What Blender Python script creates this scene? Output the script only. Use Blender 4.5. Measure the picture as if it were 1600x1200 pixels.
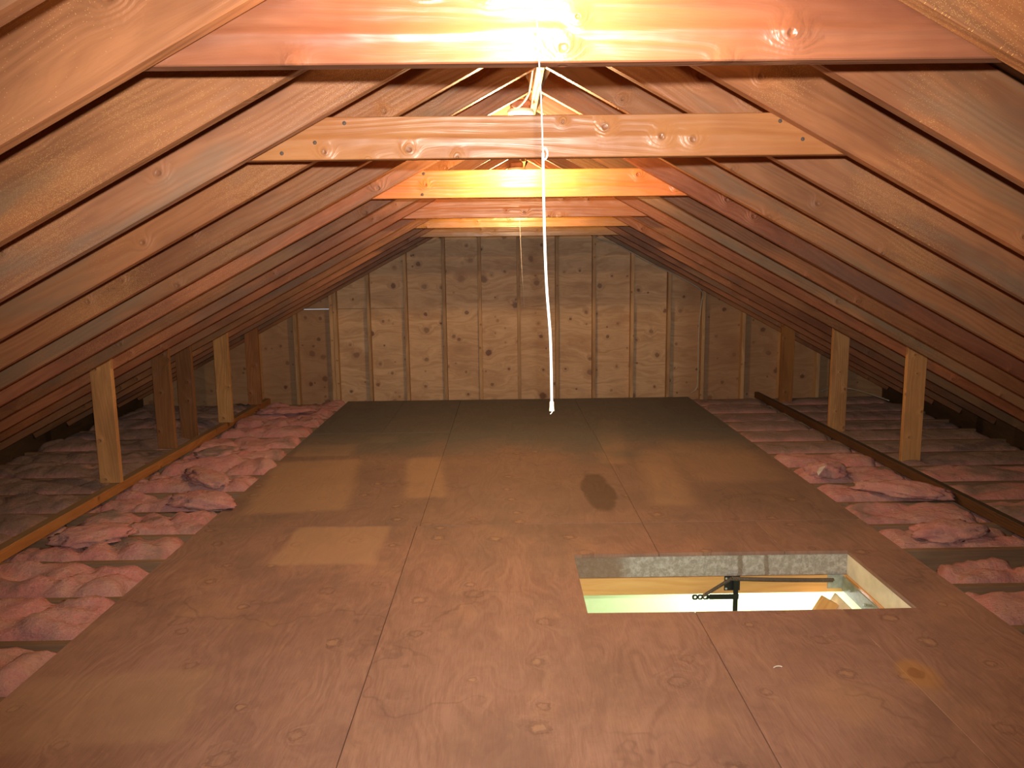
import bpy, bmesh, math, random
from mathutils import Vector, Matrix, noise
random.seed(7)
C = bpy.context.scene.collection
for o in list(bpy.data.objects): bpy.data.objects.remove(o)

# ---------------------------------------------------------------- camera, world, main light, exposure
F, PITCH, YAW, ROLL, H = 1207.93, 0.150923, 0.008084, -0.012142, 1.41
cam_d = bpy.data.cameras.new('camera'); cam = bpy.data.objects.new('camera', cam_d); C.objects.link(cam)
cam_d.sensor_width = 36.0; cam_d.lens = F * 36.0 / 1600.0; cam_d.clip_start = 0.02
fw = Vector((math.sin(YAW)*math.cos(PITCH), math.cos(YAW)*math.cos(PITCH), -math.sin(PITCH)))
r0 = fw.cross(Vector((0, 0, 1))).normalized(); u0 = r0.cross(fw)
rt = r0*math.cos(ROLL) + u0*math.sin(ROLL); up = -r0*math.sin(ROLL) + u0*math.cos(ROLL)
M = Matrix.Identity(4)
for i in range(3):
    M[i][0] = rt[i]; M[i][1] = up[i]; M[i][2] = -fw[i]
M[2][3] = H
cam.matrix_world = M
bpy.context.scene.camera = cam

w = bpy.data.worlds.new('daylight'); bpy.context.scene.world = w; w.use_nodes = True
w.node_tree.nodes['Background'].inputs[0].default_value = (0.75, 0.88, 1.0, 1)
w.node_tree.nodes['Background'].inputs[1].default_value = 0.9
vs = bpy.context.scene.view_settings
vs.view_transform = 'Standard'; vs.look = 'None'; vs.gamma = 1.0; vs.use_curve_mapping = False
vs.exposure = 0.0
FLASH_W, FLASH_C = 440.0, (1.0, 0.95, 0.86)
BULB_C = (1.0, 0.62, 0.28)
BULB1_W, BULB2_W, BULB3_W = 40.0, 72.0, 70.0
HALL_W = 62.0

def point(name, loc, watts, col, radius, parent=None):
    d = bpy.data.lights.new(name, 'POINT'); d.energy = watts; d.color = col; d.shadow_soft_size = radius
    o = bpy.data.objects.new(name, d); C.objects.link(o); o.location = loc
    if parent: o.parent = parent
    return o
fd = bpy.data.lights.new('camera_flash', 'SPOT'); fd.energy = FLASH_W; fd.color = FLASH_C; fd.shadow_soft_size = 0.014
fd.spot_size = math.radians(94); fd.spot_blend = 1.0
fo = bpy.data.objects.new('camera_flash', fd); C.objects.link(fo)
fm = M.copy(); fm.translation = Vector((0.015, -0.01, H + 0.075)); fo.matrix_world = fm

# ---------------------------------------------------------------- shader helpers
class NT:
    def __init__(s, name):
        m = bpy.data.materials.new(name); m.use_nodes = True
        s.m = m; s.t = m.node_tree; s.b = s.t.nodes['Principled BSDF']
    def n(s, typ, ins=None, **props):
        nd = s.t.nodes.new(typ)
        for k, v in props.items(): setattr(nd, k, v)
        for k, v in (ins or {}).items(): s.set(nd.inputs[k], v)
        return nd
    def set(s, sock, v):
        if hasattr(v, 'is_output') or isinstance(v, bpy.types.NodeSocket): s.t.links.new(v, sock)
        else:
            if sock.type == 'RGBA' and len(v) == 3: v = (*v, 1)
            sock.default_value = v
    def ma(s, op, a, b=0.0, c=0.0, clamp=False):
        nd = s.n('ShaderNodeMath', {0: a, 1: b, 2: c}, operation=op); nd.use_clamp = clamp
        return nd.outputs[0]
    def mix(s, f, a, b, mode='MIX'):
        nd = s.n('ShaderNodeMix', data_type='RGBA', blend_type=mode)
        s.set(nd.inputs[0], f); s.set(nd.inputs[6], a); s.set(nd.inputs[7], b)
        return nd.outputs[2]
    def rng(s, v, a, b, c=0.0, d=1.0, smooth=True):
        nd = s.n('ShaderNodeMapRange', {0: v, 1: a, 2: b, 3: c, 4: d})
        if smooth: nd.interpolation_type = 'SMOOTHSTEP'
        return nd.outputs[0]
    def noise(s, vec, scale, detail=3, rough=0.55, dims='3D', dist=0.0):
        nd = s.n('ShaderNodeTexNoise', {'Vector': vec, 'Scale': scale, 'Detail': detail, 'Roughness': rough, 'Distortion': dist}, noise_dimensions=dims)
        return nd.outputs[0]
    def comb(s, x, y, z=0.0): return s.n('ShaderNodeCombineXYZ', {0: x, 1: y, 2: z}).outputs[0]
    def sep(s, v): return s.n('ShaderNodeSeparateXYZ', {0: v}).outputs
    def bump(s, h, strength, dist):
        nd = s.n('ShaderNodeBump', {'Height': h, 'Strength': strength, 'Distance': dist})
        s.set(s.b.inputs['Normal'], nd.outputs[0])
    def out(s, col=None, rough=None, spec=None, metal=None):
        if col is not None: s.set(s.b.inputs['Base Color'], col)
        if rough is not None: s.set(s.b.inputs['Roughness'], rough)
        if spec is not None: s.set(s.b.inputs['Specular IOR Level'], spec)
        if metal is not None: s.set(s.b.inputs['Metallic'], metal)
        return s.m

def lumber(name, light, dark, stain, knot, rough=0.5, spec=0.4, stain_amt=0.6, knots=0.4, kscale=5.5, specks=0.0, bump=0.5, kbump=1.4, ring=42.0, dust=0.0, crease=0.0, weather=0.0, topdust=0.0):
    """sawn softwood: grain along local X, growth rings bending round knots, stains, resin glints painted in as bright specks"""
    s = NT(name)
    tc = s.n('ShaderNodeTexCoord').outputs['Object']; rnd = s.n('ShaderNodeObjectInfo').outputs['Random']
    x, y, z = s.sep(tc)
    u = s.ma('MULTIPLY_ADD', rnd, 53.0, x); v = s.ma('ADD', s.ma('ADD', y, z), s.ma('MULTIPLY', rnd, 17.0))
    P = s.comb(u, v)
    vor = s.n('ShaderNodeTexVoronoi', {'Vector': P, 'Scale': kscale}, voronoi_dimensions='2D')
    d = vor.outputs['Distance']; cr = s.sep(vor.outputs['Color'])
    sel = s.ma('LESS_THAN', cr[0], knots)
    size = s.ma('MULTIPLY_ADD', cr[1], 0.07, 0.05)
    dn = s.ma('DIVIDE', d, size)
    dn = s.ma('ADD', dn, s.ma('MULTIPLY', s.ma('SUBTRACT', s.noise(P, 22.0, 3, 0.6, '2D'), 0.5), 0.9))
    kn = s.ma('MULTIPLY', sel, s.rng(dn, 1.35, 0.55))
    core = s.ma('MULTIPLY', sel, s.rng(dn, 0.7, 0.2))
    infl = s.ma('MULTIPLY', sel, s.ma('POWER', 2.718, s.ma('MULTIPLY', s.ma('MULTIPLY', dn, dn), -0.26)))
    warp = s.noise(s.comb(s.ma('MULTIPLY', u, 0.8), s.ma('MULTIPLY', v, 5.0)), 1.0, 2, 0.5, '2D')
    g = s.ma('ADD', s.ma('MULTIPLY', v, ring), s.ma('ADD', s.ma('MULTIPLY', warp, 7.0), s.ma('MULTIPLY', infl, 2.6)))
    rings = s.ma('MULTIPLY_ADD', s.ma('SINE', s.ma('MULTIPLY', g, 6.283)), 0.5, 0.5)
    streak = s.noise(s.comb(s.ma('MULTIPLY', u, 2.2), s.ma('MULTIPLY', g, 1.6)), 1.0, 4, 0.6, '2D')
    fine = s.noise(s.comb(s.ma('MULTIPLY', u, 14.0), s.ma('MULTIPLY', v, 420.0)), 1.0, 2, 0.5, '2D')
    f = s.ma('ADD', s.ma('MULTIPLY', rings, 0.13), s.ma('ADD', s.ma('MULTIPLY', streak, 0.85), s.ma('MULTIPLY', fine, 0.25)))
    col = s.mix(s.rng(f, 0.2, 1.2), light, dark)
    blot = s.noise(s.comb(s.ma('MULTIPLY', u, 1.3), s.ma('MULTIPLY', v, 5.0), 3.0), 1.0, 4, 0.6)
    col = s.mix(s.ma('MULTIPLY', s.rng(blot, 0.42, 0.68), stain_amt), col, stain)
    blot2 = s.noise(s.comb(s.ma('MULTIPLY', u, 2.0), s.ma('MULTIPLY', v, 3.0), 9.0), 1.0, 3, 0.5)
    col = s.mix(s.ma('MULTIPLY', s.rng(blot2, 0.55, 0.72), 0.35), col, (light[0]*1.15, light[1]*1.2, light[2]*1.25))
    col = s.mix(s.ma('MULTIPLY', infl, 0.22), col, (light[0]*1.25, light[1]*1.2, light[2]*1.1))
    col = s.mix(s.ma('MULTIPLY', kn, 0.42), col, knot)
    col = s.mix(s.ma('MULTIPLY', core, 0.45), col, (knot[0]*1.8, knot[1]*1.7, knot[2]*1.6))
    if dust:
        dn_ = s.noise(P, 9.0, 4, 0.6, '2D')
        col = s.mix(s.ma('MULTIPLY', s.rng(dn_, 0.4, 0.65), dust), col, (0.28, 0.25, 0.19))
    if specks:
        v2 = s.n('ShaderNodeTexVoronoi', {'Vector': P, 'Scale': 400.0}, voronoi_dimensions='2D')
        r2 = s.sep(v2.outputs['Color'])
        dens = s.rng(s.noise(P, 2.2, 2, 0.5, '2D'), 0.45, 0.75)
        sp = s.ma('MULTIPLY', s.ma('LESS_THAN', v2.outputs['Distance'], 0.22), s.ma('LESS_THAN', r2[0], s.ma('MULTIPLY', dens, 0.42)))
        col = s.mix(s.ma('MULTIPLY', sp, specks), col, (0.95, 0.62, 0.22))  # glitter of resin under the flash, painted as bright specks
    if weather:
        wn = s.noise(s.comb(s.ma('MULTIPLY', u, 0.9), s.ma('MULTIPLY', v, 4.0), 21.0), 1.0, 4, 0.6)
        col = s.mix(s.ma('MULTIPLY', s.rng(wn, 0.5, 0.66), weather), col, (0.235, 0.165, 0.11))
    if topdust:
        nz = s.sep(s.n('ShaderNodeNewGeometry').outputs['Normal'])[2]
        col = s.mix(s.ma('MULTIPLY', s.rng(nz, 0.5, 0.9), topdust), col, (0.20, 0.165, 0.12))
    at = s.n('ShaderNodeAttribute', attribute_name='tint', attribute_type='OBJECT')
    col = s.mix(1.0, col, at.outputs['Color'], 'MULTIPLY')
    h = s.ma('ADD', s.ma('MULTIPLY', rings, 0.15), s.ma('ADD', s.ma('MULTIPLY', streak, 0.35), s.ma('ADD', s.ma('MULTIPLY', infl, kbump), s.ma('MULTIPLY', core, -0.6*kbump))))
    wav = s.noise(s.comb(s.ma('MULTIPLY', u, 5.0), s.ma('MULTIPLY', v, 9.0)), 1.0, 2, 0.5, '2D')
    h = s.ma('ADD', h, s.ma('MULTIPLY', wav, kbump*1.1))
    if crease:
        cz = s.ma('DIVIDE', s.ma('SUBTRACT', z, s.ma('MULTIPLY_ADD', s.noise(P, 1.5, 2, 0.5, '2D'), 0.02, 0.045)), 0.011)
        h = s.ma('ADD', h, s.ma('MULTIPLY', s.ma('POWER', 2.718, s.ma('MULTIPLY', s.ma('MULTIPLY', cz, cz), -1.0)), crease))
    s.bump(h, bump, 0.006)
    ro = s.ma('ADD', rough, s.ma('MULTIPLY', s.ma('SUBTRACT', streak, 0.5), 0.35))
    return s.out(col, ro, spec)

W_RAFTER = lumber('rafter_wood', (0.46, 0.208, 0.100), (0.31, 0.122, 0.054), (0.185, 0.078, 0.042), (0.15, 0.06, 0.03), rough=0.5, spec=0.35, stain_amt=0.7, knots=0.36, specks=0.8, weather=0.65)
W_TIE_RED = lumber('red_tie_wood', (0.28, 0.108, 0.060), (0.20, 0.066, 0.035), (0.12, 0.036, 0.024), (0.20, 0.07, 0.035), rough=0.34, spec=0.7, stain_amt=0.6, knots=0.8, kscale=7, kbump=2.2, ring=30, crease=1.6)
W_TIE = lumber('tie_wood', (0.60, 0.36, 0.17), (0.46, 0.22, 0.09), (0.38, 0.17, 0.07), (0.15, 0.065, 0.035), rough=0.38, spec=0.5, stain_amt=0.5, knots=0.42, kscale=7, kbump=1.2, crease=0.9)
W_POST = lumber('post_wood', (0.58, 0.325, 0.145), (0.40, 0.19, 0.075), (0.26, 0.12, 0.05), (0.13, 0.055, 0.03), rough=0.45, spec=0.4, stain_amt=0.5, knots=0.45, kscale=7)
W_STUD = lumber('stud_wood', (0.62, 0.40, 0.21), (0.44, 0.25, 0.12), (0.20, 0.095, 0.045), (0.10, 0.045, 0.03), rough=0.6, stain_amt=0.5, knots=0.3, kscale=8)
W_JOIST = lumber('joist_wood', (0.27, 0.17, 0.10), (0.17, 0.10, 0.06), (0.15, 0.09, 0.055), (0.1, 0.05, 0.03), rough=0.7, stain_amt=0.6, knots=0.3, dust=0.0)
W_STRONG = lumber('strongback_wood', (0.42, 0.21, 0.085), (0.30, 0.12, 0.04), (0.2, 0.1, 0.05), (0.1, 0.05, 0.03), rough=0.65, stain_amt=0.5, knots=0.3, topdust=0.85)
W_PINE = lumber('ladder_pine', (0.80, 0.50, 0.20), (0.62, 0.30, 0.085), (0.55, 0.26, 0.07), (0.3, 0.13, 0.05), rough=0.4, spec=0.4, stain_amt=0.3, knots=0.1, ring=26)
W_DECK = lumber('deck_wood', (0.20, 0.12, 0.065), (0.12, 0.065, 0.035), (0.07, 0.04, 0.022), (0.05, 0.03, 0.02), rough=0.7, stain_amt=0.6, knots=0.2, ring=12)

def gable_ply():
    s = NT('gable_plywood')
    pos = s.n('ShaderNodeNewGeometry').outputs['Position']; x, y, z = s.sep(pos)
    P = s.comb(x, z)
    vor = s.n('ShaderNodeTexVoronoi', {'Vector': P, 'Scale': 3.9}, voronoi_dimensions='2D')
    cr = s.sep(vor.outputs['Color']); d = vor.outputs['Distance']
    sel = s.ma('LESS_THAN', cr[0], 0.85); size = s.ma('MULTIPLY_ADD', s.ma('MULTIPLY', cr[1], cr[1]), 0.10, 0.05)
    dn = s.ma('ADD', s.ma('DIVIDE', d, size), s.ma('MULTIPLY', s.ma('SUBTRACT', s.noise(P, 18.0, 3, 0.6, '2D'), 0.5), 1.3))
    v2 = s.n('ShaderNodeTexVoronoi', {'Vector': P, 'Scale': 9.0}, voronoi_dimensions='2D')
    c2 = s.sep(v2.outputs['Color'])
    sm = s.ma('MULTIPLY', s.ma('LESS_THAN', c2[0], 0.10), s.rng(v2.outputs['Distance'], 0.14, 0.05))
    kn = s.ma('MAXIMUM', s.ma('MULTIPLY', sel, s.rng(dn, 1.3, 0.7)), sm)
    halo = s.ma('MULTIPLY', sel, s.rng(dn, 3.2, 0.9))
    warp = s.noise(s.comb(s.ma('MULTIPLY', x, 1.2), s.ma('MULTIPLY', z, 4.0)), 1.0, 3, 0.5, '2D')
    g = s.ma('ADD', s.ma('MULTIPLY', z, 22.0), s.ma('ADD', s.ma('MULTIPLY', warp, 9.0), s.ma('MULTIPLY', halo, 2.0)))
    st = s.noise(s.comb(s.ma('MULTIPLY', x, 1.7), g), 1.0, 5, 0.62, '2D')
    fine = s.noise(s.comb(s.ma('MULTIPLY', x, 9.0), s.ma('MULTIPLY', z, 130.0)), 1.0, 3, 0.6, '2D')
    f = s.ma('ADD', s.ma('MULTIPLY', st, 0.75), s.ma('MULTIPLY', fine, 0.25))
    col = s.mix(s.rng(f, 0.3, 0.7), (0.66, 0.45, 0.265), (0.47, 0.285, 0.15))
    b = s.noise(s.comb(s.ma('MULTIPLY', x, 1.4), s.ma('MULTIPLY', z, 3.2), 4.0), 1.0, 4, 0.6)
    col = s.mix(s.ma('MULTIPLY', s.rng(b, 0.5, 0.72), 0.5), col, (0.33, 0.17, 0.085))
    # darker tone in the two low bays on the left and on the right
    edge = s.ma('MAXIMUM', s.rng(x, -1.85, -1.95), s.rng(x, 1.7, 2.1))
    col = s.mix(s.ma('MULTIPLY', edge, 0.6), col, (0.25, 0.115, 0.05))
    col = s.mix(s.ma('MULTIPLY', halo, 0.18), col, (0.30, 0.14, 0.07))
    col = s.mix(s.ma('MULTIPLY', kn, s.ma('MULTIPLY_ADD', cr[2], 0.5, 0.35)), col, (0.12, 0.05, 0.03))
    s.bump(s.ma('ADD', s.ma('MULTIPLY', f, 0.6), halo), 0.4, 0.004)
    return s.out(col, 0.55, 0.35)
M_GABLE = gable_ply()

def floor_ply():
    s = NT('floor_plywood')
    pos = s.n('ShaderNodeNewGeometry').outputs['Position']; x, y, z = s.sep(pos)
    rnd = s.n('ShaderNodeObjectInfo').outputs['Random']
    u = s.ma('MULTIPLY_ADD', rnd, 31.0, y); v = s.ma('MULTIPLY_ADD', rnd, 13.0, x); P = s.comb(v, u)
    wp = s.noise(s.comb(s.ma('MULTIPLY', v, 2.2), s.ma('MULTIPLY', u, 0.8)), 1.0, 3, 0.55, '2D')
    vor = s.n('ShaderNodeTexVoronoi', {'Vector': P, 'Scale': 4.2}, voronoi_dimensions='2D')
    cr = s.sep(vor.outputs['Color']); sel = s.ma('LESS_THAN', cr[0], 0.5)
    dn = s.ma('DIVIDE', vor.outputs['Distance'], s.ma('MULTIPLY_ADD', cr[1], 0.09, 0.07))
    rough_edge = s.noise(P, 40.0, 3, 0.6, '2D')
    dn = s.ma('ADD', dn, s.ma('MULTIPLY', s.ma('SUBTRACT', rough_edge, 0.5), 1.4))
    infl = s.ma('MULTIPLY', sel, s.rng(dn, 3.0, 0.5))
    g = s.ma('ADD', s.ma('MULTIPLY', v, 15.0), s.ma('ADD', s.ma('MULTIPLY', wp, 14.0), s.ma('MULTIPLY', infl, 1.6)))
    rings = s.ma('MULTIPLY_ADD', s.ma('SINE', s.ma('MULTIPLY', g, 6.283)), 0.5, 0.5)
    st = s.noise(s.comb(g, s.ma('MULTIPLY', u, 2.5)), 1.3, 5, 0.62, '2D')
    fine = s.noise(s.comb(s.ma('MULTIPLY', v, 150.0), s.ma('MULTIPLY', u, 11.0)), 1.0, 3, 0.6, '2D')
    f = s.ma('ADD', s.ma('MULTIPLY', rings, 0.07), s.ma('ADD', s.ma('MULTIPLY', st, 0.55), s.ma('MULTIPLY', fine, 0.42)))
    col = s.mix(s.rng(f, 0.3, 0.75), (0.36, 0.208, 0.155), (0.27, 0.144, 0.106))
    b = s.noise(s.comb(v, s.ma('MULTIPLY', u, 0.9), 2.0), 1.7, 5, 0.62)
    col = s.mix(s.ma('MULTIPLY', s.rng(b, 0.46, 0.66), 0.5), col, (0.20, 0.11, 0.08))
    b2 = s.noise(s.comb(v, u, 7.0), 2.3, 4, 0.6)
    col = s.mix(s.ma('MULTIPLY', s.rng(b2, 0.52, 0.7), 0.45), col, (0.42, 0.24, 0.14))
    b4 = s.noise(s.comb(v, s.ma('MULTIPLY', u, 0.7), 15.0), 3.6, 6, 0.68)
    col = s.mix(s.ma('MULTIPLY', s.rng(b4, 0.45, 0.68), 0.4), col, (0.20, 0.115, 0.092))
    b5 = s.noise(s.comb(v, s.ma('MULTIPLY', u, 0.5), 19.0), 16.0, 4, 0.7)
    col = s.mix(s.ma('MULTIPLY', s.rng(b5, 0.54, 0.72), 0.3), col, (0.44, 0.255, 0.155))
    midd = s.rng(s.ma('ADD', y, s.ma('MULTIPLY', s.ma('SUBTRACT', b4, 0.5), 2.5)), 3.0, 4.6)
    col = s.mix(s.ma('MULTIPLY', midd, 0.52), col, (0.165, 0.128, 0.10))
    # wandering dark water lines
    b3 = s.noise(s.comb(v, u, 11.0), 1.5, 4, 0.55)
    line = s.ma('MULTIPLY', s.rng(s.ma('ABSOLUTE', s.ma('SUBTRACT', b3, 0.5)), 0.012, 0.0), s.rng(s.noise(P, 1.3, 2, 0.5, '2D'), 0.5, 0.66))
    col = s.mix(s.ma('MULTIPLY', line, 0.28), col, (0.09, 0.05, 0.04))
    # torn-out veneer plugs: pale heart, dark broken rim
    heart = s.ma('MULTIPLY', sel, s.rng(dn, 0.75, 0.3)); rim = s.ma('MULTIPLY', sel, s.ma('MULTIPLY', s.rng(dn, 1.3, 0.9), s.rng(dn, 0.5, 0.9)))
    hsel = s.ma('GREATER_THAN', cr[2], 0.45)
    col = s.mix(s.ma('MULTIPLY', s.ma('MULTIPLY', heart, hsel), 0.4), col, (0.45, 0.27, 0.15))
    col = s.mix(s.ma('MULTIPLY', rim, 0.3), col, (0.11, 0.055, 0.035))
    wob = s.ma('MULTIPLY', s.ma('SUBTRACT', s.noise(s.comb(x, y), 5.0, 3, 0.6, '2D'), 0.5), 0.06)
    def rect(cx, cy, hx, hy, ang, soft):
        dx = s.ma('SUBTRACT', x, cx); dy = s.ma('SUBTRACT', y, cy); c, q = math.cos(ang), math.sin(ang)
        a = s.ma('ABSOLUTE', s.ma('ADD', s.ma('MULTIPLY', dx, c), s.ma('MULTIPLY', dy, q)))
        e = s.ma('ABSOLUTE', s.ma('SUBTRACT', s.ma('MULTIPLY', dy, c), s.ma('MULTIPLY', dx, q)))
        return s.ma('MULTIPLY', s.rng(s.ma('ADD', a, wob), hx+soft, hx-soft), s.rng(s.ma('ADD', e, wob), hy+soft, hy-soft))
    clean = (0.45, 0.285, 0.17)
    # rectangles kept clean under things that stood here for years
    for args, k in (((-0.90, 3.84, 0.25, 0.275, 0.0, 0.025), 0.55), ((-0.56, 5.15, 0.13, 0.52, 0.10, 0.04), 0.45), ((-1.32, 5.0, 0.30, 0.62, 0.12, 0.05), 0.5),
                    ((-1.42, 5.95, 0.22, 0.2, 0.0, 0.03), 0.45), ((-1.02, 6.3, 0.11, 0.12, 0.0, 0.03), 0.4), ((1.05, 5.1, 0.13, 0.7, -0.1, 0.08), 0.38), ((1.55, 5.5, 0.3, 0.6, 0.0, 0.08), 0.3),
                    ((-1.35, 2.35, 0.32, 0.22, 0.1, 0.04), 0.35), ((0.86, 6.2, 0.10, 0.8, -0.12, 0.05), 0.35)):
        col = s.mix(s.ma('MULTIPLY', rect(*args), k), col, clean)
    # dark oil stain
    dx = s.ma('DIVIDE', s.ma('SUBTRACT', x, 0.575), 0.10); dy = s.ma('DIVIDE', s.ma('SUBTRACT', y, 4.72), 0.42)
    el = s.ma('ADD', s.ma('MULTIPLY', dx, dx), s.ma('MULTIPLY', dy, dy)); el = s.ma('ADD', el, s.ma('MULTIPLY', wob, 20.0))
    col = s.mix(s.ma('MULTIPLY', s.rng(el, 1.25, 0.75), 0.62), col, (0.085, 0.05, 0.028))
    # one pale knot with a dark heart, right foreground
    dx = s.ma('DIVIDE', s.ma('SUBTRACT', x, 1.42), 0.07); dy = s.ma('DIVIDE', s.ma('SUBTRACT', y, 2.47), 0.10)
    el = s.ma('ADD', s.ma('ADD', s.ma('MULTIPLY', dx, dx), s.ma('MULTIPLY', dy, dy)), s.ma('MULTIPLY', wob, 32.0))
    col = s.mix(s.ma('MULTIPLY', s.rng(el, 1.5, 0.2), 0.55), col, (0.50, 0.25, 0.075))
    col = s.mix(s.ma('MULTIPLY', s.rng(el, 0.16, 0.05), 0.6), col, (0.25, 0.11, 0.05))
    # darker and grey-green towards the far end
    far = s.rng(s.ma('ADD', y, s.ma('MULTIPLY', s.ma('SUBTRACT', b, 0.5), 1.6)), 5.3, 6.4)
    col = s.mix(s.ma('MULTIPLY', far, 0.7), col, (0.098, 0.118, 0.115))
    s.bump(s.ma('ADD', f, s.ma('ADD', s.ma('MULTIPLY', rim, -0.8), s.ma('MULTIPLY', rings, 0.3))), 0.35, 0.003)
    return s.out(col, s.ma('MULTIPLY_ADD', st, 0.25, 0.48), 0.32)
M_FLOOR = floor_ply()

def wool():
    s = NT('pink_glass_wool')
    tc = s.n('ShaderNodeTexCoord').outputs['Object']; rnd = s.n('ShaderNodeObjectInfo').outputs['Random']
    off = s.n('ShaderNodeVectorMath', {0: tc, 1: s.comb(s.ma('MULTIPLY', rnd, 40.0), s.ma('MULTIPLY', rnd, 23.0), 0.0)}, operation='ADD').outputs[0]
    x, y, z = s.sep(off)
    n1 = s.noise(off, 5.0, 5, 0.6); n2 = s.noise(off, 14.0, 4, 0.65); n3 = s.noise(s.comb(s.ma('MULTIPLY', x, 0.3), y, z), 55.0, 5, 0.75)
    col = s.mix(s.rng(n1, 0.35, 0.65), (0.60, 0.24, 0.215), (0.56, 0.29, 0.25))
    col = s.mix(s.ma('MULTIPLY', s.rng(n2, 0.5, 0.68), 0.45), col, (0.62, 0.36, 0.28))
    col = s.mix(s.ma('MULTIPLY', s.rng(n2, 0.46, 0.3), 0.4), col, (0.47, 0.14, 0.165))
    at = s.n('ShaderNodeAttribute', attribute_name='dust', attribute_type='OBJECT').outputs['Fac']
    nz = s.sep(s.n('ShaderNodeNewGeometry').outputs['Normal'])[2]
    du = s.ma('MULTIPLY', s.rng(nz, 0.35, 0.95), s.rng(s.ma('ADD', s.noise(off, 3.2, 4, 0.6), s.ma('MULTIPLY_ADD', at, 0.5, -0.25)), 0.42, 0.6))
    col = s.mix(s.ma('MULTIPLY', du, 0.85), col, s.mix(n1, (0.155, 0.105, 0.085), (0.26, 0.185, 0.145)))
    col = s.mix(s.ma('MULTIPLY', s.rng(n3, 0.56, 0.72), 0.3), col, (0.72, 0.50, 0.45))
    col = s.mix(s.ma('MULTIPLY', s.rng(n3, 0.44, 0.3), 0.4), col, (0.27, 0.11, 0.105))  # fibre highlights and crease shade painted into the wool colour
    s.bump(s.ma('ADD', s.ma('MULTIPLY', n3, 0.8), n2), 0.9, 0.025)
    s.b.inputs['Sheen Weight'].default_value = 0.15
    return s.out(col, 0.95, 0.05)
M_WOOL = wool()

def plain(name, col, rough=0.5, metal=0.0, vary=0.12, scale=12.0, spec=0.4, bump=0.0):
    s = NT(name)
    tc = s.n('ShaderNodeTexCoord').outputs['Object']
    n = s.noise(tc, scale, 4, 0.6)
    c = s.mix(s.rng(n, 0.3, 0.7), tuple(k*(1-vary) for k in col), tuple(min(1, k*(1+vary)) for k in col))
    if bump: s.bump(n, bump, 0.004)
    return s.out(c, rough, spec, metal)
M_BLACK = plain('black_steel', (0.012, 0.012, 0.014), 0.4, 0.0)
M_NAIL = plain('rusty_nail', (0.10, 0.07, 0.055), 0.6, 0.3)
M_PAPER = plain('torn_paper_facing', (0.50, 0.47, 0.45), 0.8)
M_SPRING = plain('dark_spring_steel', (0.15, 0.12, 0.095), 0.5, 0.4)
M_ZINC = plain('galvanised_steel', (0.40, 0.44, 0.42), 0.55, 0.4, 0.2, 30)
M_ZINC2 = plain('primed_grey_green_steel', (0.27, 0.31, 0.26), 0.65, 0.0, 0.2, 30)
M_PORC = plain('white_porcelain', (0.82, 0.80, 0.74), 0.25, 0, 0.03)
M_BOX = plain('brown_box', (0.28, 0.13, 0.07), 0.5, 0, 0.2)
M_CORD = plain('white_cord', (0.80, 0.74, 0.66), 0.7, 0, 0.08, 60)
M_CABLE = plain('white_cable', (0.42, 0.40, 0.34), 0.45, 0, 0.08)
M_BELL = plain('cream_bell', (0.80, 0.62, 0.42), 0.35, 0, 0.05)
M_WALLGREEN = plain('pale_green_paint', (0.60, 0.74, 0.42), 0.7, 0, 0.02)
M_HALLFLOOR = plain('hall_floor', (0.35, 0.25, 0.16), 0.6)
M_GYPSUM = plain('gypsum', (0.6, 0.58, 0.54), 0.8)
M_DOOR = plain('door_skin', (0.75, 0.68, 0.52), 0.6)
M_BARK = plain('rough_plate', (0.2, 0.13, 0.08), 0.7)
def lining_mat():
    s = NT('painted_rough_board')
    tc = s.n('ShaderNodeTexCoord').outputs['Object']; x, y, z = s.sep(tc)
    n = s.noise(tc, 48.0, 6, 0.75); n2 = s.noise(tc, 7.0, 4, 0.6)
    bare = s.rng(s.ma('ADD', x, s.ma('MULTIPLY', s.ma('SUBTRACT', n2, 0.5), 0.35)), -0.36, -0.50)
    col = s.mix(s.rng(n, 0.4, 0.66), (0.40, 0.36, 0.31), (0.66, 0.64, 0.60))
    col = s.mix(s.ma('MULTIPLY', bare, 0.75), col, (0.26, 0.15, 0.08))
    drip = s.ma('MAXIMUM', s.rng(s.ma('ABSOLUTE', s.ma('ADD', s.ma('SUBTRACT', x, 0.15), s.ma('MULTIPLY', s.ma('SUBTRACT', n2, 0.5), 0.06))), 0.017, 0.008), s.rng(s.ma('ABSOLUTE', s.ma('ADD', s.ma('SUBTRACT', x, 0.28), s.ma('MULTIPLY', s.ma('SUBTRACT', n2, 0.5), 0.04))), 0.014, 0.006))
    col = s.mix(s.ma('MULTIPLY', drip, 0.6), col, (0.20, 0.12, 0.07))
    s.bump(n, 1.0, 0.012)
    return s.out(col, 0.4, 0.6)
M_LINING = lining_mat()
M_LINING2 = plain('cream_lining_paint', (0.80, 0.74, 0.60), 0.55, 0, 0.12, 9)
def glow_mat():
    s = NT('lit_bulb_glass')
    s.b.inputs['Emission Color'].default_value = (1.0, 0.72, 0.36, 1); s.b.inputs['Emission Strength'].default_value = 14.0
    return s.out((0.9, 0.85, 0.75), 0.2)
M_GLOW = glow_mat()

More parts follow.
